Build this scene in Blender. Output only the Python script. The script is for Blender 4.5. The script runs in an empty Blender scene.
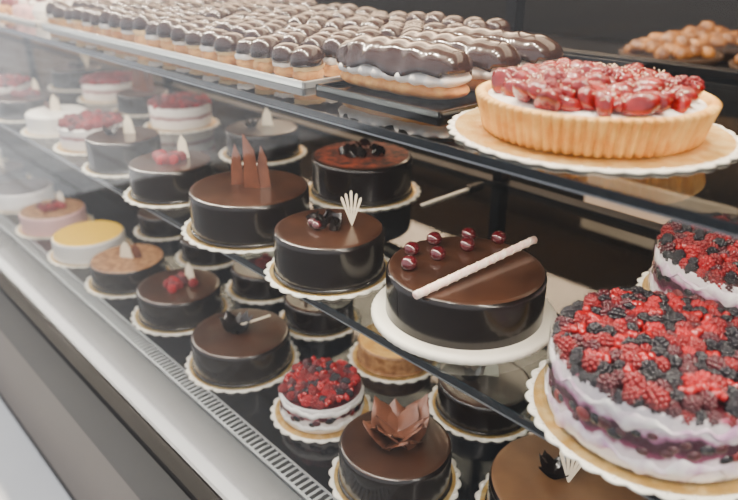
import bpy, math, random
import numpy as np
from mathutils import Vector, Matrix
random.seed(7); rng=np.random.RandomState(3)
SC=bpy.context.scene
pi=math.pi
# ---------------------------------------------------------------- materials
def nt(name):
    m=bpy.data.materials.new(name); m.use_nodes=True
    n=m.node_tree; b=n.nodes['Principled BSDF']
    return m,n,b
def mat(name,col,rough=.5,metal=0,spec=.5,coat=0,sss=0,noise=None,bump=None,emit=None,coat_rough=.05):
    m,n,b=nt(name)
    b.inputs['Base Color'].default_value=(*col,1)
    b.inputs['Roughness'].default_value=rough
    b.inputs['Metallic'].default_value=metal
    b.inputs['Specular IOR Level'].default_value=spec
    b.inputs['Coat Weight'].default_value=coat
    b.inputs['Coat Roughness'].default_value=coat_rough
    tc=n.nodes.new('ShaderNodeTexCoord')
    if noise:
        col2,scale=noise
        t=n.nodes.new('ShaderNodeTexNoise'); t.inputs['Scale'].default_value=scale; t.inputs['Detail'].default_value=4
        r=n.nodes.new('ShaderNodeValToRGB'); r.color_ramp.elements[0].position=.38; r.color_ramp.elements[1].position=.64
        r.color_ramp.elements[0].color=(*col,1); r.color_ramp.elements[1].color=(*col2,1)
        n.links.new(tc.outputs['Object'],t.inputs['Vector']); n.links.new(t.outputs['Fac'],r.inputs['Fac'])
        n.links.new(r.outputs['Color'],b.inputs['Base Color'])
    if bump:
        scale,st=bump
        t=n.nodes.new('ShaderNodeTexNoise'); t.inputs['Scale'].default_value=scale; t.inputs['Detail'].default_value=3
        bp=n.nodes.new('ShaderNodeBump'); bp.inputs['Strength'].default_value=st; bp.inputs['Distance'].default_value=.003
        n.links.new(tc.outputs['Object'],t.inputs['Vector']); n.links.new(t.outputs['Fac'],bp.inputs['Height'])
        n.links.new(bp.outputs['Normal'],b.inputs['Normal'])
    return m
def glassmat(name,tint,dark,fac,ior=1.5,rough=.0):
    m=bpy.data.materials.new(name); m.use_nodes=True; n=m.node_tree
    n.nodes.clear()
    o=n.nodes.new('ShaderNodeOutputMaterial'); tr=n.nodes.new('ShaderNodeBsdfTransparent'); tr.inputs[0].default_value=(*tint,1)
    df=n.nodes.new('ShaderNodeBsdfDiffuse'); df.inputs[0].default_value=(*dark,1)
    m1=n.nodes.new('ShaderNodeMixShader'); m1.inputs[0].default_value=fac
    n.links.new(tr.outputs[0],m1.inputs[1]); n.links.new(df.outputs[0],m1.inputs[2])
    gl=n.nodes.new('ShaderNodeBsdfGlossy'); gl.inputs['Roughness'].default_value=rough
    fr=n.nodes.new('ShaderNodeFresnel'); fr.inputs[0].default_value=ior
    ge=n.nodes.new('ShaderNodeNewGeometry')
    inv=n.nodes.new('ShaderNodeMath'); inv.operation='SUBTRACT'; inv.inputs[0].default_value=1
    mu=n.nodes.new('ShaderNodeMath'); mu.operation='MULTIPLY'
    n.links.new(ge.outputs['Backfacing'],inv.inputs[1]); n.links.new(inv.outputs[0],mu.inputs[0]); n.links.new(fr.outputs[0],mu.inputs[1])
    m2=n.nodes.new('ShaderNodeMixShader'); n.links.new(mu.outputs[0],m2.inputs[0])
    n.links.new(m1.outputs[0],m2.inputs[1]); n.links.new(gl.outputs[0],m2.inputs[2]); n.links.new(m2.outputs[0],o.inputs[0])
    return m
def layered(name,stops,wob=.006,scale=35,H=.1):
    m,n,b=nt(name)
    tc=n.nodes.new('ShaderNodeTexCoord'); sp=n.nodes.new('ShaderNodeSeparateXYZ'); n.links.new(tc.outputs['Object'],sp.inputs[0])
    t=n.nodes.new('ShaderNodeTexNoise'); t.inputs['Scale'].default_value=scale; t.inputs['Detail'].default_value=3
    n.links.new(tc.outputs['Object'],t.inputs['Vector'])
    a=n.nodes.new('ShaderNodeMath'); a.operation='MULTIPLY_ADD'; a.inputs[1].default_value=wob*2; a.inputs[2].default_value=-wob
    n.links.new(t.outputs['Fac'],a.inputs[0])
    s=n.nodes.new('ShaderNodeMath'); s.operation='ADD'; n.links.new(a.outputs[0],s.inputs[0]); n.links.new(sp.outputs['Z'],s.inputs[1])
    d=n.nodes.new('ShaderNodeMath'); d.operation='DIVIDE'; n.links.new(s.outputs[0],d.inputs[0]); d.inputs[1].default_value=H
    r=n.nodes.new('ShaderNodeValToRGB'); els=r.color_ramp.elements
    els[0].position=stops[0][0]; els[0].color=(*stops[0][1],1); els[1].position=stops[-1][0]; els[1].color=(*stops[-1][1],1)
    for p_,c_ in stops[1:-1]:
        e=els.new(p_); e.color=(*c_,1)
    n.links.new(d.outputs[0],r.inputs[0]); n.links.new(r.outputs[0],b.inputs['Base Color'])
    b.inputs['Roughness'].default_value=.35
    t2=n.nodes.new('ShaderNodeTexNoise'); t2.inputs['Scale'].default_value=120
    n.links.new(tc.outputs['Object'],t2.inputs['Vector'])
    bp=n.nodes.new('ShaderNodeBump'); bp.inputs['Strength'].default_value=.5; bp.inputs['Distance'].default_value=.003
    n.links.new(t2.outputs['Fac'],bp.inputs['Height']); n.links.new(bp.outputs['Normal'],b.inputs['Normal'])
    return m
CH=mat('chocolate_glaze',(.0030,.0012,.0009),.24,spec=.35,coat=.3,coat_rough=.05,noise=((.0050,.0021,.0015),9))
CHT=mat('chocolate_glaze_top_sheen',(.024,.0080,.0036),.30,spec=.4,coat=.7,coat_rough=.13,noise=((.052,.019,.0085),8))  # lighter copy of the glaze; the tops' reflected sheen is put into the colour
CHB=mat('chocolate_shard',(.085,.026,.011),.35,noise=((.14,.045,.020),30))
CHP=mat('milk_chocolate_petals',(.11,.036,.017),.4,noise=((.17,.062,.032),30))
CHD=mat('dark_chocolate',(.007,.0035,.003),.25,coat=.3)
CHM=mat('eclair_glaze',(.026,.0072,.0028),.22,coat=.7,spec=.4,coat_rough=.07)
WC=mat('white_chocolate',(.85,.74,.55),.4)
PINK=mat('pink_wafer',(.90,.55,.47),.5,noise=((.96,.80,.70),90))
RASP=mat('raspberry',(.18,.0008,.004),.35,coat=.2)
RASR=mat('raspberry_bright',(.32,.002,.007),.35,coat=.2)
RASD=mat('raspberry_deep',(.06,.0015,.007),.3,coat=.4)
BLK=mat('blackberry',(.004,.002,.006),.25,coat=.3)
CUR=mat('redcurrant',(.30,.002,.004),.18,coat=.5)
CHER=mat('candied_cherry',(.06,.0012,.004),.15,coat=1)
STRAW=mat('glazed_strawberry',(.15,.0003,.0003),.25,coat=.5,coat_rough=.05,noise=((.27,.0012,.0008),70),bump=(160,.4))
CRUMB=mat('sugar_flakes',(.88,.70,.45),.6)
CREAM=mat('whipped_cream',(.92,.88,.82),.45,bump=(60,.3))
CREAMP=mat('berry_stained_cream',(.92,.89,.87),.4,bump=(60,.4),noise=((.55,.30,.48),34))
CREAMY=mat('custard_cream',(.88,.60,.26),.45)
PASTRY=mat('choux_pastry',(.52,.20,.04),.6,noise=((.78,.42,.12),40),bump=(90,.6))
CRUST=mat('tart_crust',(.72,.33,.055),.55,noise=((.90,.54,.15),35),bump=(120,.5))
GOLD=mat('gold_board',(.76,.47,.13),.34,metal=.6,bump=(250,.7),noise=((.90,.68,.30),60))
PAPER=mat('white_doily',(.90,.85,.73),.5,bump=(300,.5))
CRB=mat('cream_board',(.94,.88,.74),.4)
BLACK=mat('black_tray',(.005,.005,.006),.2)
SILV=mat('steel_tray',(.82,.82,.80),.3,metal=.7)
YEL=mat('lemon_glaze',(.95,.58,.03),.25,coat=.4)
WHG=mat('white_glaze',(.88,.84,.78),.35)
PNKG=mat('pink_glaze',(.80,.48,.46),.35)
NUT=mat('caramel_nuts',(.20,.08,.025),.4,noise=((.42,.22,.09),60))
REDDUST=mat('cocoa_dust',(.30,.05,.015),.7,noise=((.03,.011,.006),60))
ALU=mat('satin_aluminium',(.34,.36,.38),.38,metal=.85)
BLKF=mat('black_frame',(.003,.003,.0035),.4,spec=.12,noise=((.005,.005,.006),4))
DARKV=mat('vent_dark',(.004,.004,.004),.6)
DECK=mat('deck_glossy',(.003,.004,.006),.08,spec=.5)
PANEL=mat('black_panel_reflection',(.11,.09,.075),.45,spec=.25)  # grey-brown colour stands for the pavement reflected in the black panel
GL_FRONT=glassmat('front_glass_mat',(.98,.98,.98),(0,0,0),0,1.44)
GL_SHELF=glassmat('shelf_glass_mat',(.78,.84,.86),(.001,.002,.003),.2,1.5,.02)
GL_REAR=glassmat('rear_glass_mat',(.9,.9,.9),(0,0,0),.05,1.2)
ACET=glassmat('acetate_collar',(.97,.97,.97),(.9,.9,.9),.02,1.4,.03)
EDGE=mat('shelf_edge_glass',(.006,.010,.014),.12,coat=.3)
LAYER=layered('berry_cream_layers',[(0,(.12,.01,.03)),(.05,(.06,.01,.02)),(.10,(.88,.84,.80)),(.30,(.80,.66,.72)),(.36,(.22,.02,.08)),(.44,(.05,.003,.018)),(.57,(.04,.003,.015)),(.63,(.45,.18,.32)),(.70,(.84,.74,.78)),(.88,(.88,.80,.82)),(.96,(.4,.05,.12)),(1,(.2,.01,.04))],wob=.02,scale=32)
LAYERS=layered('small_berry_layers',[(0,(.55,.3,.15)),(.15,(.86,.8,.72)),(.45,(.85,.75,.7)),(.55,(.25,.02,.04)),(.7,(.86,.8,.75)),(1,(.88,.84,.80))],H=.07)
# ---------------------------------------------------------------- mesh builder
class MB:
    def __init__(s): s.v=[];s.f=[];s.m=[];s.mats=[];s.n=0;s.sm=[]
    def mi(s,m):
        if m not in s.mats: s.mats.append(m)
        return s.mats.index(m)
    def add(s,geo,m,M=None,smooth=True):
        v,f=geo; v=np.asarray(v,float)
        if M is not None:
            A=np.array(M); v=v@A[:3,:3].T+A[:3,3]
        k=s.n; s.v.append(v); s.f+= [tuple(i+k for i in q) for q in f]
        s.m+=[s.mi(m)]*len(f); s.sm+=[smooth]*len(f); s.n+=len(v)
    def obj(s,name,loc=(0,0,0),rotz=0,parent=None):
        me=bpy.data.meshes.new(name); me.from_pydata(np.concatenate(s.v).tolist(),[],s.f)
        for m in s.mats: me.materials.append(m)
        me.polygons.foreach_set('material_index',s.m); me.polygons.foreach_set('use_smooth',s.sm); me.update()
        o=bpy.data.objects.new(name,me); SC.collection.objects.link(o); o.location=loc; o.rotation_euler=(0,0,rotz)
        if parent: o.parent=parent
        return o
def T(x,y,z): return Matrix.Translation((x,y,z))
def R(a,ax): return Matrix.Rotation(a,4,ax)
def S(x,y,z): return Matrix.Diagonal((x,y,z,1))
def lathe(prof,seg=64,mod=None):
    v=[];f=[]
    for i,(r,z) in enumerate(prof):
        for j in range(seg):
            a=2*pi*j/seg; rr=r*(mod(a,i) if mod else 1)
            v.append((rr*math.cos(a),rr*math.sin(a),z))
    for i in range(len(prof)-1):
        for j in range(seg):
            k=(j+1)%seg
            f.append((i*seg+j,i*seg+k,(i+1)*seg+k,(i+1)*seg+j))
    return v,f
def sph(u=8,w=6):
    v=[(0,0,-1)];f=[]
    for i in range(1,w):
        p=-pi/2+pi*i/w
        for j in range(u):
            a=2*pi*j/u; v.append((math.cos(p)*math.cos(a),math.cos(p)*math.sin(a),math.sin(p)))
    v.append((0,0,1)); L=len(v)-1
    for j in range(u):
        k=(j+1)%u; f.append((0,1+k,1+j)); b=1+(w-2)*u; f.append((L,b+j,b+k))
    for i in range(w-2):
        for j in range(u):
            k=(j+1)%u; b=1+i*u; f.append((b+j,b+k,b+u+k,b+u+j))
    return np.array(v),f
def box(x0,x1,y0,y1,z0,z1):
    v=[(x,y,z) for x in(x0,x1) for y in(y0,y1) for z in(z0,z1)]
    return v,[(0,1,3,2),(4,6,7,5),(0,4,5,1),(2,3,7,6),(0,2,6,4),(1,5,7,3)]
def bevbox(name,x0,x1,y0,y1,z0,z1,m,bev=.004,parent=None):
    b=MB(); c=((x0+x1)/2,(y0+y1)/2,(z0+z1)/2)
    b.add(box(x0-c[0],x1-c[0],y0-c[1],y1-c[1],z0-c[2],z1-c[2]),m,smooth=False); o=b.obj(name,c,0,parent)
    if bev:
        q=o.modifiers.new('b','BEVEL'); q.width=bev; q.segments=2
    return o
def prism(pts,th):
    n=len(pts); v=[(x,-th/2,z) for x,z in pts]+[(x,th/2,z) for x,z in pts]
    f=[tuple(range(n)),tuple(range(2*n-1,n-1,-1))]+[(i,i+n,(i+1)%n+n,(i+1)%n) for i in range(n)]
    return v,f
def tube(path,r,seg=8):
    v=[];f=[];P=[Vector(p) for p in path]
    for i,p in enumerate(P):
        d=(P[min(i+1,len(P)-1)]-P[max(i-1,0)]).normalized()
        a=d.orthogonal().normalized() if abs(d.z)>.95 else d.cross(Vector((0,0,1))).normalized()
        b=d.cross(a); rr=r if not callable(r) else r(i/(len(P)-1))
        for j in range(seg):
            t=2*pi*j/seg; v.append(tuple(p+a*rr*math.cos(t)+b*rr*math.sin(t)))
    for i in range(len(P)-1):
        for j in range(seg):
            k=(j+1)%seg; f.append((i*seg+j,i*seg+k,(i+1)*seg+k,(i+1)*seg+j))
    f.append(tuple(range(seg-1,-1,-1))); f.append(tuple(range((len(P)-1)*seg,len(P)*seg)))
    return v,f
def ribbon(path,w,th=.0012):
    v=[];f=[];n=len(path)
    for (x,y) in path:
        v+= [(x,y,0),(x,y,w)]
    for i in range(n-1): f.append((2*i,2*i+2,2*i+3,2*i+1))
    return v,f
SPH=sph(8,6); SPHL=sph(6,4); SPHH=sph(16,10)
def druplet(n,r,h,dr,s):
    vs=[];fs=[];k=0
    for i in range(n):
        z=1-2*(i+.5)/n; a=i*2.39996; q=math.sqrt(1-z*z)
        c=np.array((r*q*math.cos(a),r*q*math.sin(a),h*z))
        v=s[0]*dr+c; vs.append(v); fs+=[tuple(j+k for j in t) for t in s[1]]; k+=len(v)
    v=s[0]*np.array((r*.95,r*.95,h*.95)); vs.append(v); fs+=[tuple(j+k for j in t) for t in s[1]]
    return np.concatenate(vs),fs
RB=druplet(36,.0082,.0095,.0031,SPH); RBL=druplet(20,.0078,.009,.0040,SPHL)
def chunk(seed):
    v,f=sph(12,8); v=v.copy(); rs=np.random.RandomState(seed)
    d=rs.randn(5,3); d/=np.linalg.norm(d,axis=1)[:,None]
    for k in d:
        h=v@k; lim=rs.uniform(.45,.75); over=h>lim
        v[over]-=np.outer(h[over]-lim,k)*.85
    return v,f
CHUNKS=[chunk(i) for i in range(6)]
def rot_rand(tilt=1.2):
    return R(random.uniform(0,2*pi),'Z')@R(random.uniform(0,tilt),'X')@R(random.uniform(0,2*pi),'Z')
def board(b,Rr,gold=True,z=.0):
    n=int(Rr*220)
    th=.004
    sc=lambda a,i:(1+(.045*.125/Rr)*abs(math.sin(n*a/2)) if i in(1,2,3) else 1)
    b.add(lathe([(0,z),(Rr-.005,z),(Rr-.001,z+th*.5),(Rr-.004,z+th),(Rr-.006,z+th)],n*8,sc),PAPER)
    b.add(lathe([(Rr-.006,z+th),(Rr-.008,z+th-.001),(0,z+th-.001)],96),GOLD if gold else PAPER)
    for i in range(n):
        a=2*pi*(i+.5)/n; b.add(SPHL,PAPER,T((Rr-.004)*math.cos(a),(Rr-.004)*math.sin(a),z+th)@S(.0030,.0030,.0016))
def cake_body(b,r,h,z0,side,top,bev=.009):
    p=[(r*.98,z0),(r,z0+.004),(r,z0+.01),(r,z0+h*.5),(r,z0+h-bev-.004)]
    q=[]
    for i in range(6):
        a=pi/2*i/5; q.append((r-bev+bev*math.cos(a),z0+h-bev+bev*math.sin(a)))
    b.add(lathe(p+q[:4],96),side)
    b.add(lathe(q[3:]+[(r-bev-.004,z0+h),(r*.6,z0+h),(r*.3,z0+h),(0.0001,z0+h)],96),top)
def berry(b,x,y,z,kind,s=1,low=False):
    if kind=='c': b.add(SPH if not low else SPHL,CUR,T(x,y,z)@S(.0055*s,.0055*s,.0055*s)); return
    if kind=='ch':
        b.add(SPHH,CHER,T(x,y,z)@rot_rand(.6)@S(.0105*s,.0105*s,.0095*s)); b.add(SPHL,CHD,T(x,y,z+.009*s)@S(.002,.002,.002)); return
    m={'r':random.choice((RASP,RASP,RASR)),'d':RASD,'b':BLK}[kind]
    b.add(RBL if low else RB,m,T(x,y,z)@rot_rand()@S(s,s,s))
def berries_on(b,r,z,low=False,pitch=.0165,s=1.0,mix='rrrrdbbcc',dome=.006):
    y=-r; row=0
    while y<=r:
        x=-r+(row%2)*pitch/2
        while x<=r:
            xx=x+random.uniform(-.003,.003); yy=y+random.uniform(-.003,.003)
            d=math.hypot(xx,yy)
            if d<r:
                k=random.choice(mix); zz=z+dome*(1-(d/r)**2)+random.uniform(-.002,.006)
                if k=='c':
                    for _ in range(4): berry(b,xx+random.uniform(-.007,.007),yy+random.uniform(-.007,.007),zz+random.uniform(.0,.007),'c',1,low)
                else: berry(b,xx,yy,zz,k,s*random.uniform(.85,1.15),low)
            x+=pitch
        y+=pitch*.87; row+=1
def shard(b,x,y,z,w,h,rz,tilt,m=CHB,lean=0):
    b.add(prism([(-w/2,-.01),(w/2,-.01),(w*.3,h*.7),(-w*.05+lean,h),(-w*.35,h*.6)],.003),m,T(x,y,z)@R(rz,'Z')@R(tilt,'X'),smooth=False)
def fan(b,x,y,z,s=1,rz=0):
    for i in range(5):
        a=(-.30+.15*i); L=.062*s*(1-.08*abs(i-2))
        b.add(prism([(-.0010*s,0),(.0010*s,0),(.0022*s,L),(0,L+.004*s),(-.0022*s,L)],.002),WC,T(x,y,z)@R(rz,'Z')@R(a,'Y')@R(.15,'X'),smooth=False)
def curl(b,x,y,z,r=.012,w=.02,m=CHD,M=None):
    path=[((r*(.35+.65*t/20))*math.cos(t*.42),(r*(.35+.65*t/20))*math.sin(t*.42)) for t in range(21)]
    b.add(ribbon(path,w),m,T(x,y,z)@(M or Matrix()))
def petals(b,x,y,z,s=1,m=CHB,n=7,wide=.03):
    for i in range(n):
        a=2*pi*i/n+random.uniform(-.3,.3); L=.04*s*random.uniform(.8,1.2); W=wide*s
        v=[];f=[]
        for u in range(7):
            for w in range(5):
                tu=u/6; tw=w/4-.5
                ww=W*math.sin(pi*(.15+.8*tu))*(1 if u<6 else .5)
                v.append((tw*ww,L*tu,.030*s*tu**1.4*(1 if i%2 else 1.5)-.5*tw*tw*W))
        for u in range(6):
            for w in range(4): k=u*5+w; f.append((k,k+1,k+6,k+5))
        b.add((v,f),m,T(x,y,z)@R(a,'Z'))
def capsule(L,w,h,nu=28,nv=16,rip=0,seed=0,flat=0,pw=4,fr=14):
    v=[];f=[]
    for i in range(nu+1):
        u=-1+2*i/nu; u=math.copysign(1-(1-abs(u))**1.5,u) if abs(u)<1 else u
        k=max(1-abs(u)**pw,0)**.5
        for j in range(nv):
            a=2*pi*j/nv; c,s_=math.cos(a),math.sin(a)
            rr=1+rip*math.sin(u*fr+seed+2*c)
            z=h*s_*k*rr
            if flat and s_<0: z*=flat
            v.append((u*L/2,w/2*c*k*rr,z))
    for i in range(nu):
        for j in range(nv):
            q=(j+1)%nv; f.append((i*nv+j,i*nv+q,(i+1)*nv+q,(i+1)*nv+j))
    return v,f
# ---------------------------------------------------------------- shelves and case
ZM=.96; ZT=1.277; ZB=.60
X0,X1=-6.0,.9
case=bpy.data.objects.new('pastry_display_case',None); SC.collection.objects.link(case)
def part(name,*a,bev=.002): return bevbox(name,*a,bev=bev,parent=case)
def shelf(name,z,y0,y1):
    part(name,X0,X1,y0+.004,y1,z-.012,z,GL_SHELF,bev=0)
    part(name+'_front_edge',X0,X1,y0,y0+.0035,z-.012,z-.0002,EDGE,bev=0)
    part(name+'_lit_line',X0,X1,y0-.0012,y0,z-.0125,z-.0105,ALU,bev=0)
shelf('middle_shelf',ZM,.603,1.29); shelf('top_shelf',ZT,.603,1.29)
part('bottom_deck',X0,X1,.575,1.33,.555,ZB,DECK)
part('deck_ledge',X0,X1,.405,.535,.555,ZB-.004,mat('ledge_grey',(.15,.16,.17),.2,metal=.5))
part('vent_channel',X0,X1,.535,.575,.555,.585,DARKV)
b=MB(); x=X0
while x<X1:
    b.add(box(x,x+.006,.542,.572,.586,.601),ALU,smooth=False); x+=.0145
b.add(box(X0,X1,.536,.542,.590,.6015),ALU,smooth=False); b.add(box(X0,X1,.572,.577,.590,.6015),ALU,smooth=False)
b.obj('vent_grille',parent=case)
part('front_frame_rail',X0,X1,.365,.405,.60,.655,BLKF,bev=.006)
part('front_panel',X0,X1,.376,.40,.44,.60,BLKF)
part('lower_panel',X0,X1,.380,.40,.05,.44,PANEL)
part('skirting_trim',X0,X1,.378,.40,.021,.05,BLKF)
part('case_body',X0,X1,.40,1.33,.03,.555,BLKF)
part('front_glass',X0,X1,.388,.394,.655,2.05,GL_FRONT,bev=0)
part('top_rail',X0,X1,.37,.45,2.05,2.10,BLKF)
for xx in (-4.35,-2.65,-.95,.75):
    part('rear_post',xx-.014,xx+.014,1.30,1.335,ZB,2.1,BLKF)
part('rear_bottom_rail',X0,X1,1.31,1.34,ZB,.64,BLKF)
part('rear_middle_rail',X0,X1,1.295,1.335,ZM-.02,ZM+.004,BLKF)
part('rear_shelf_rail',X0,X1,1.295,1.335,ZT-.02,ZT+.012,BLKF)
part('rear_glass_door',X0,X1,1.336,1.342,.64,2.05,GL_REAR,bev=0)
# ---------------------------------------------------------------- cakes
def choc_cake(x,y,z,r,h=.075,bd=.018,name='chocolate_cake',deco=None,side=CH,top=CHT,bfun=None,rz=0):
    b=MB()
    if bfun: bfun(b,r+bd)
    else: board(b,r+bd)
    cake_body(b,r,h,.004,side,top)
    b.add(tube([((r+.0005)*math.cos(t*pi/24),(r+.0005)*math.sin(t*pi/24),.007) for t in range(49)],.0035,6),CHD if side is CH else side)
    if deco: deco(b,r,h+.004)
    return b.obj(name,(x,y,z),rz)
def bA(b,Rr):
    n=60
    b.add(lathe([(0,0),(Rr-.008,0),(Rr-.001,.004),(Rr,.010),(Rr-.003,.014),(Rr-.010,.015),(0,.015)],240,lambda a,i:(1+.008*abs(math.sin(n*a/2)) if i in(1,2,3,4) else 1)),CRB)
def dA(b,r,h):
    for (x,y) in((-.088,-.028),(-.054,-.069),(-.048,-.011),(-.091,.028),(-.064,.083),(-.039,.049),(-.022,.109)):
        berry(b,x,y,h+.009,'ch',1.2)
    pts=[(.020+.010*t/16,-.132+.265*t/16,h+.006+.009*(t/16)) for t in range(17)]
    b.add(tube(pts,.0062,10),PINK)
    hel=[(.020+.010*t/90+.0062*math.cos(t*.9),-.132+.265*t/90,h+.006+.009*(t/90)+.0062*math.sin(t*.9)) for t in range(91)]
    b.add(tube(hel,.0012,5),WC)
choc_cake(-.586,.742,ZM,.122,.083,.022,'cherry_chocolate_cake',dA,bfun=bA)
def dB(b,r,h):
    for i,(x,y) in enumerate(((-.01,-.01),(.012,.0),(-.02,.015),(.0,.02),(-.03,-.005))):
        curl(b,x,y,h,.014,.018,CHD,R(i*1.3,'Z')@R(.5,'X'))
    fan(b,.022,.035,h,1.05,.75)
    berry(b,-.005,-.022,h+.008,'ch',.8); berry(b,-.02,-.02,h+.008,'ch',.8)
choc_cake(-.855,.693,ZM,.0975,.080,.016,deco=dB)
def dC(b,r,h):
    shard(b,-.024,-.010,h,.030,.085,.75,.0); shard(b,.012,.0,h,.036,.112,.6,.05,lean=-.008); shard(b,.028,.018,h,.028,.085,1.1,-.1)
choc_cake(-1.124,.707,ZM,.121,.083,.018,deco=dC)
def dD(b,r,h):
    for i in range(16): berry(b,random.uniform(-.03,.03),random.uniform(-.03,.03),h+.008,random.choice('rrrd'),1.1)
    shard(b,.0,.035,h,.03,.055,.7,0,WC)
choc_cake(-1.425,.690,ZM,.095,.073,.016,deco=dD)
def dE(b,r,h):
    shard(b,.0,.02,h,.035,.05,.6,0,WC); petals(b,-.02,-.02,h,.6,CHD)
choc_cake(-1.701,.701,ZM,.093,.078,.016,deco=dE)
def berry_cake(x,y,z,r,h,name='berry_cream_cake',low=False,collar=False,lay=LAYERS,mix='rrrrdbbcc',bd=.02,dome=.006,pitch=.0165,deco=None):
    b=MB(); board(b,r+bd)
    cake_body(b,r,h,.004,lay,CREAM if low else RASD,.004)
    if not low:
        n=int(2*pi*r/.011)
        for i in range(n):
            a=2*pi*i/n+random.uniform(-.03,.03)
            if random.random()<.9:
                s=random.uniform(.8,1.4)
                b.add(SPH,random.choice((RASD,BLK,RASD,BLK,RASP)),T(r*.995*math.cos(a),r*.995*math.sin(a),.004+h*random.uniform(.36,.64))@R(a,'Z')@S(.0035,.008*s,.006*s))
        if collar:
            for z0,z1,sd in((.10,.28,0),(.70,.84,2)):
                g=300; v=[];f=[]
                for t in range(g):
                    a=2*pi*t/g
                    lo=z0+.06*math.sin(a*7+sd)+.05*math.sin(a*16+sd)+.02*math.sin(a*37); hi=z1+.07*math.sin(a*6+sd*2)+.05*math.sin(a*19)+.03*math.sin(a*31)
                    hi=max(hi,lo+.08)
                    for q,(zz,rr) in enumerate(((lo,-.001),(lo+.03,.0022),((lo+hi)/2,.003),(hi-.03,.0022),(hi,-.001))):
                        v.append(((r+rr)*math.cos(a),(r+rr)*math.sin(a),.004+h*zz))
                for t in range(g):
                    for q in range(4):
                        k=((t+1)%g)*5; f.append((t*5+q,k+q,k+q+1,t*5+q+1))
                b.add((v,f),CREAMP)
            for i in range(int(2*pi*r/.016)):
                a=i*.016/r+random.uniform(-.03,.03); berry(b,(r-.007)*math.cos(a),(r-.007)*math.sin(a),.004+h-random.uniform(-.003,.006),random.choice('rrdbb'),.85)
        else:
            for zf,rr in((.22,.0075),(.76,.0075)):
                P=[]
                for t in range(145):
                    a=2*pi*t/144; P.append(((r-.004)*math.cos(a),(r-.004)*math.sin(a),.004+h*(zf+.045*math.sin(a*9+zf*9)+.03*math.sin(a*23))))
                b.add(tube(P,rr,8),CREAM)
    berries_on(b,r-.006,.004+h+.004,low,pitch,mix=mix,dome=dome)
    if collar:
        b.add(lathe([(r+.005,.005),(r+.005,h+.018)],128),ACET)
    if deco: deco(b,r,h+.01)
    return b.obj(name,(x,y,z))
berry_cake(-.268,.736,ZM,.133,.088,collar=True,lay=LAYER,bd=.022,dome=.016,mix='rrrrddbbbbcc')
berry_cake(-.306,1.105,ZM,.138,.085,collar=True,lay=LAYER,bd=.018,mix='rrrrrdbbcc',dome=.012)
berry_cake(-1.948,.718,ZM,.09,.06,low=True,mix='rrrd',lay=LAYERS)
choc_cake(-2.2,.71,ZM,.09,.055,side=WHG,top=WHG,name='white_glazed_cake',deco=lambda b,r,h:[shard(b,0,0,h,.04,.05,.6,0,WC),petals(b,-.03,0,h,.6)])
choc_cake(-2.47,.71,ZM,.1,.06,deco=dD)
berry_cake(-2.75,.71,ZM,.1,.06,low=True,mix='rrdc')
choc_cake(-3.05,.71,ZM,.1,.07,deco=dE)
choc_cake(-3.36,.71,ZM,.1,.07,side=WHG,top=WHG,name='white_glazed_cake',deco=dD)
choc_cake(-3.7,.71,ZM,.1,.07,deco=dC)
def dH(b,r,h):
    b.add(lathe([(r*.93,h+.0006),(r*.5,h+.0012),(.0001,h+.0012)],48),REDDUST)
    for i in range(8): curl(b,random.uniform(-.035,.035),random.uniform(-.035,.035),h,.018,.018,CHD,R(i*1.1,'Z')@R(.7,'X'))
choc_cake(-1.13,1.02,ZM,.117,.086,.018,deco=dH)
choc_cake(-1.55,1.03,ZM,.1,.07,.018,deco=dE)
berry_cake(-1.99,1.02,ZM,.095,.065,low=True,mix='rrrd')
choc_cake(-2.27,1.03,ZM,.09,.06,deco=dC)
berry_cake(-2.54,1.03,ZM,.1,.06,low=True,mix='rrr')
choc_cake(-2.85,1.03,ZM,.1,.07,deco=dB)
choc_cake(-.680,.692,ZB,.102,.078,.016,deco=lambda b,r,h:[petals(b,-.005,.01,h,1.5,CHP,8,.05),petals(b,-.005,.01,h+.012,1.0,CHP,5,.05)])
berry_cake(-.922,.717,ZB,.085,.06,lay=LAYERS,mix='rrrrddbbcc',bd=.020,pitch=.0155)
def dO(b,r,h):
    petals(b,-.01,0,h,.9,CHD,9,.045)
    b.add(tube([(-.01,0,h+.01),(.045,.055,h+.04)],.0022,6),WC)
choc_cake(-1.193,.697,ZB,.113,.075,.016,deco=dO)
choc_cake(-1.50,.706,ZB,.108,.075,.018,deco=dD)
choc_cake(-1.775,.69,ZB,.104,.065,.018,top=NUT,name='caramel_nut_cake',deco=lambda b,r,h:[shard(b,.0,.0,h,.045,.05,.6,0,WC),shard(b,.02,.02,h,.035,.045,.9,0,CHB)])
choc_cake(-2.045,.685,ZB,.108,.06,.018,side=WHG,top=YEL,name='lemon_cake')
choc_cake(-2.34,.68,ZB,.105,.06,.018,side=PNKG,top=NUT,name='pink_glazed_cake',deco=dD)
choc_cake(-2.65,.68,ZB,.105,.06,.018,side=WHG,top=CHT,name='white_glazed_cake')
choc_cake(-2.96,.68,ZB,.105,.06,.018,deco=dE)
choc_cake(-3.27,.68,ZB,.105,.06,.018,side=WHG,top=WHG,name='white_glazed_cake')
def dT(b,r,h):
    fan(b,.0,.0,h,1.4,.75)
    petals(b,-.03,.0,h,.7,CHD,7,.04)
    curl(b,-.03,.02,h,.014,.016,CHD,R(.6,'X'))
choc_cake(-.415,.835,ZB,.13,.074,.018,name='mocha_cake',top=mat('mocha_top',(.10,.044,.016),.45,coat=.1,noise=((.15,.074,.030),12)),deco=dT)
choc_cake(-.70,.975,ZB,.098,.065,.016,deco=dE)
choc_cake(-.96,.97,ZB,.088,.05,.02,side=NUT,top=CRUST,name='caramel_nut_cake')
choc_cake(-1.22,.95,ZB,.09,.065,.016,deco=dE)
choc_cake(-1.47,.95,ZB,.09,.065,.016,deco=dD)
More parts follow.
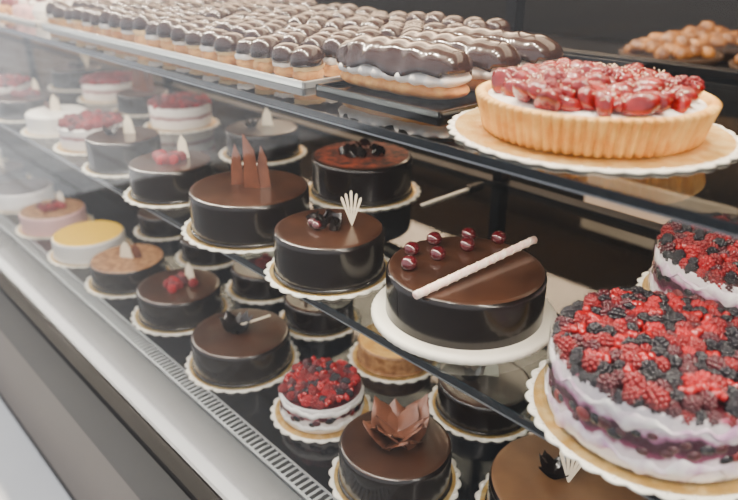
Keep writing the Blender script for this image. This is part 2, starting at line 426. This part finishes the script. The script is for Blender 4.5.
choc_cake(-1.76,.95,ZB,.09,.065,.016,deco=dB)
choc_cake(-2.05,.95,ZB,.09,.065,.016)
b=MB(); b.add(box(-.004,.004,-.09,.07,.001,.004),CRB,smooth=False); b.add(box(-.007,.007,.07,.12,.0,.009),BLACK,smooth=False)
b.obj('pale_bar_standin',(-.965,1.14,ZM),.0)  # stand-in for a short pale bar; the knife shape is made up
# ---------------------------------------------------------------- tart
b=MB(); board(b,.176)
n=72
fl=lambda a,i:(1+.045*(abs(math.cos(n*a/2))-.5) if i in(1,2,3,4,5) else 1)
b.add(lathe([(0,.004),(.130,.004),(.133,.010),(.138,.030),(.142,.044),(.143,.048),(.139,.051),(.132,.049),(.130,.040)],n*8,fl),CRUST)
b.add(lathe([(.132,.043),(.11,.048),(.05,.05),(.0001,.05)],64),CREAM)
for i in range(95):
    a=i*2.39996; d=.114*math.sqrt((i+.5)/95); s=random.uniform(1.0,1.5)
    z=.053+.010*(1-(d/.125)**2)+random.uniform(-.002,.004)
    b.add(CHUNKS[i%6],STRAW,T(d*math.cos(a),d*math.sin(a),z)@rot_rand(1.4)@S(.0125*s,.0165*s,.0100*s))
    if i%7==0: b.add(RB,RASP,T(d*math.cos(a)+.006,d*math.sin(a),z+.004)@rot_rand()@S(1.1,1.1,1.1))
for i in range(520):
    a=random.uniform(0,2*pi); d=.118*math.sqrt(random.random()); 
    if math.sin(a*3+d*60)+random.uniform(-1,.6)>.35: continue
    z=.0655+.010*(1-(d/.125)**2)+random.uniform(-.003,.002)
    b.add(SPHL,CRUMB,T(d*math.cos(a),d*math.sin(a),z)@rot_rand()@S(.0009,.0018,.0008))
b.obj('raspberry_tart',(-.438,.786,ZT))
# ---------------------------------------------------------------- eclair tray
def tray(name,x0,x1,y0,y1,z,m,hgt=.014,th=.003):
    cx,cy=(x0+x1)/2,(y0+y1)/2; b=MB(); w,d=(x1-x0)/2,(y1-y0)/2
    b.add(box(-w,w,-d,d,0,th),m,smooth=False)
    for q in((-w-.006,-w,-d-.006,d+.006),(w,w+.006,-d-.006,d+.006),(-w-.006,w+.006,-d-.006,-d),(-w-.006,w+.006,d,d+.006)):
        b.add(box(*q,0.0,hgt),m,smooth=False)
    o=b.obj(name,(cx,cy,z)); q=o.modifiers.new('b','BEVEL'); q.width=.0015; q.segments=2
    return o
tray('black_serving_tray',-.875,-.615,.70,1.27,ZT,BLACK,.010)
b=MB()
def eclair(b,x,y,z,L,w,rz,seed):
    M=T(x,y,z)@R(rz,'Z')
    b.add(capsule(L,w,.018,rip=.03,seed=seed,flat=.9),PASTRY,M@T(0,0,.016))
    b.add(capsule(L*.99,w*1.06,.015,rip=.07,seed=seed+1,nu=70,fr=30,pw=6),CREAM,M@T(0,0,.034))
    G=capsule(L*1.0,w*1.06,.035,rip=.03,seed=seed+2,nu=80,nv=32,flat=.12,fr=20,pw=6)
    gv=[]
    for (gx,gy,gz) in G[0]:
        if abs(gy)>w*.40: gz-=.006*(1+math.sin(gx*60+seed*3+(2 if gy>0 else 0)))
        gv.append((gx,gy,gz))
    b.add((gv,G[1]),CHM,M@T(0,0,.046))
for i,(x,y,rz) in enumerate(((-.762,.772,.05),(-.748,.877,-.02),(-.742,.978,.04))):
    eclair(b,x,y,.004,.250,.092,rz,i*2.1)
b.obj('eclairs',(0,0,ZT))
# ---------------------------------------------------------------- cream puffs
tray('steel_serving_tray',-2.10,-.905,.69,1.27,ZT,SILV,.012)
cap=lathe([(.0235,.028),(.0270,.030),(.0274,.040),(.0245,.049),(.018,.056),(.009,.0595),(.0001,.0605)],16,lambda a,i:1+.03*math.cos(3*a+i))
bun=lathe([(.012,.0),(.022,.004),(.0245,.012),(.0235,.019),(.019,.022)],14)
crm=lathe([(.019,.018),(.0235,.022),(.0245,.028),(.021,.034)],14,lambda a,i:1+.07*math.cos(7*a))
b=MB()
nx,ny=20,9
for i in range(nx):
    for j in range(ny):
        x=-2.068+i*.0596+random.uniform(-.003,.003); y=.724+j*.0640+random.uniform(-.004,.004)
        M=T(x,y,.003)@R(random.uniform(-.4,.4),'Z')@S(random.uniform(.96,1.08),random.uniform(1.08,1.28),random.uniform(.92,1.16))
        b.add(bun,PASTRY,M); b.add(crm,CREAMY if (i+j)%2 else CREAM,M); b.add(cap,CHM,M@R(random.uniform(-.1,.1),'X'))
b.obj('chocolate_cream_puffs',(0,0,ZT))
tray('white_serving_tray',-3.3,-2.16,.69,1.27,ZT,WHG,.01)
b=MB()
for i in range(13):
    for j in range(7):
        x=-3.24+i*.085; y=.735+j*.08
        k=(i//2)%3
        if k==0:
            b.add(lathe([(.0,.003),(.024,.003),(.033,.03),(.030,.036),(.018,.052),(.006,.064),(.0001,.066)],14),CREAM,T(x,y,0)); berry(b,x,y,.066,'r',1.3,True)
        elif k==1:
            b.add(lathe([(.0,.003),(.028,.003),(.033,.022),(.030,.028),(.0001,.030)],14),PASTRY,T(x,y,0)); b.add(SPH,STRAW,T(x,y,.036)@S(.022,.022,.018))
        else:
            b.add(lathe([(.0,.003),(.034,.003),(.036,.02),(.032,.038),(.0001,.042)],14),PNKG,T(x,y,0)); b.add(SPH,CREAM,T(x,y,.046)@S(.014,.014,.012))
b.obj('fruit_cream_pastries',(0,0,ZT))
# ---------------------------------------------------------------- room
WALLM=mat('shop_wall',(.22,.14,.08),.8,noise=((.28,.19,.11),2))
FLR=mat('shop_floor_dark',(.02,.016,.014),.35,noise=((.03,.025,.02),3))
def tiles(name,c1,c2,mo,sc):
    m,n,b=nt(name)
    tc=n.nodes.new('ShaderNodeTexCoord'); br=n.nodes.new('ShaderNodeTexBrick')
    br.inputs['Color1'].default_value=(*c1,1); br.inputs['Color2'].default_value=(*c2,1); br.inputs['Mortar'].default_value=(*mo,1)
    br.inputs['Scale'].default_value=sc; br.inputs['Mortar Size'].default_value=.008
    n.links.new(tc.outputs['Object'],br.inputs['Vector']); n.links.new(br.outputs['Color'],b.inputs['Base Color']); b.inputs['Roughness'].default_value=.6
    return m
bevbox('floor',-9,4,.40,6,-.1,0.0,FLR,0)
bevbox('sunlit_pavement_strip',-14,8,.02,.40,-.1,.02,mat('sunlit_pavement_white',(.94,.94,.93),.5,noise=((.88,.88,.88),3)),0)  # pavement beside the case; its sunlit brightness is put into the white colour
bevbox('pavement_near',-4.3,8,-10,.02,-.1,.02,tiles('paving_dark_low_veil',(.09,.09,.09),(.07,.07,.075),(.05,.05,.05),1.6),0)  # unseen paving, coloured dark to keep its veil in the front glass weak
bevbox('pavement_far',-14,-4.3,-10,.02,-.1,.02,tiles('paving_light_haze',(.72,.74,.76),(.40,.42,.45),(.2,.2,.2),1.1),0)  # unseen paving, coloured light so the front glass reflects haze at the left
bevbox('wall_back',-9,4,6,6.1,0,3.2,WALLM,0)
bevbox('wall_left',-9.1,-9,.40,6,0,3.2,WALLM,0)
bevbox('wall_right',4,4.1,.40,6,0,3.2,WALLM,0)
bevbox('ceiling',-9,4,.30,6,3.2,3.3,mat('ceiling_warm',(.75,.60,.42),.8),0)
cnt=bpy.data.objects.new('back_counter',None); SC.collection.objects.link(cnt)
DW=mat('dark_wood',(.006,.005,.004),.5,spec=.2)
bevbox('cabinet',-4.5,2.5,2.25,2.85,0,1.05,DW,.005,cnt)
bevbox('worktop',-4.5,2.5,2.2,2.9,1.05,1.09,mat('dark_stone',(.008,.007,.007),.3,spec=.3),.005,cnt)
bevbox('beige_band',-1.22,2.4,2.225,2.25,.50,.72,mat('beige_band_mat',(.66,.48,.34),.5,noise=((.74,.56,.42),5)),.004,cnt)  # plain beige band on the dark counter front
bevbox('dark_backdrop',-4.6,2.5,3.1,3.5,0,1.75,DW,.005,cnt)  # added dark backdrop that hides the bright back wall
LOAF=mat('golden_loaf',(.16,.050,.006),.35,noise=((.46,.19,.03),25),coat=.5)
BASK=mat('wicker',(.05,.022,.007),.7,bump=(120,.8))
for q,(bx,by) in enumerate(((-1.08,2.42),(-.70,2.42),(-1.10,2.74),(-.74,2.74))):
    b=MB(); b.add(lathe([(.0001,.004),(.13,.004),(.165,.04),(.17,.055),(.160,.055),(.155,.04),(.12,.012),(.0001,.012)],40,lambda a,i:1+.012*math.sin(20*a+i*pi)),BASK)
    for i in range(26):
        a=i*2.39996; d=.13*math.sqrt(i/26)
        b.add(capsule(.062,.050,.026,14,10,rip=.04,seed=i,flat=.6),LOAF,T(d*math.cos(a),d*math.sin(a),.045+.045*(1-d/.14)+random.uniform(0,.02))@R(random.uniform(0,3),'Z'))
    b.obj('bread_roll_basket',(bx,by,1.09))
# ---------------------------------------------------------------- lights
def area(name,loc,rot,sx,sy,e,col,shape='RECTANGLE'):
    l=bpy.data.lights.new(name,'AREA'); l.shape=shape; l.size=sx; l.size_y=sy; l.energy=e; l.color=col
    o=bpy.data.objects.new(name,l); SC.collection.objects.link(o); o.location=loc; o.rotation_euler=rot
area('ceiling_light_near',(-1.2,2.6,3.1),(0,0,0),5,1.5,120,(1,.78,.55))
area('ceiling_light_far',(-4.5,3.6,3.1),(0,0,0),5,2.4,500,(1,.72,.46))
area('counter_front_fill',(-.2,1.45,1.95),(1.0,0,0),1.6,.15,14,(1,.82,.62))  # added fill lamp to brighten the counter front
for i in range(9):
    area('cake_fill_spot',(-4.6+i*.62,.80,2.85),(0,0,0),.10,.10,34,(1,.86,.68),'DISK')  # added spots above the case, for cake brightness and small highlights
area('under_shelf_fill',(-2.4,.615,ZT-.018),(.45,0,0),6,.012,28,(1,.89,.74))  # added unseen fill under the top shelf, lights the middle cakes
area('deck_fill_strip',(-2.4,.615,ZM-.018),(.35,0,0),6,.012,17,(1,.91,.80))  # added unseen fill under the middle shelf, lights the deck cakes
sl=bpy.data.lights.new('sun','SUN'); sl.energy=6.5; sl.angle=.05; so=bpy.data.objects.new('sun',sl); SC.collection.objects.link(so)
so.rotation_euler=Vector((1,-.06,-1)).to_track_quat('-Z','Y').to_euler()
w=bpy.data.worlds.new('World'); SC.world=w; w.use_nodes=True
w.node_tree.nodes['Background'].inputs[0].default_value=(.95,.96,1,1); w.node_tree.nodes['Background'].inputs[1].default_value=1.6
# ---------------------------------------------------------------- camera
f=680; p=math.radians(24.5); a=math.radians(42.7)
h=Vector((-math.cos(a),math.sin(a),0)); r=Vector((math.sin(a),math.cos(a),0)); u=Vector((0,0,1))
fw=h*math.cos(p)-u*math.sin(p); up=h*math.sin(p)+u*math.cos(p)
cam=bpy.data.cameras.new('camera'); co=bpy.data.objects.new('camera',cam); SC.collection.objects.link(co)
cam.sensor_width=36; cam.lens=36*f/738; cam.clip_start=.02
M=Matrix((r,up,-fw)).transposed().to_4x4(); M.translation=(0,0,1.5); co.matrix_world=M
cam.dof.use_dof=True; cam.dof.focus_distance=1.04; cam.dof.aperture_fstop=2.8
SC.camera=co
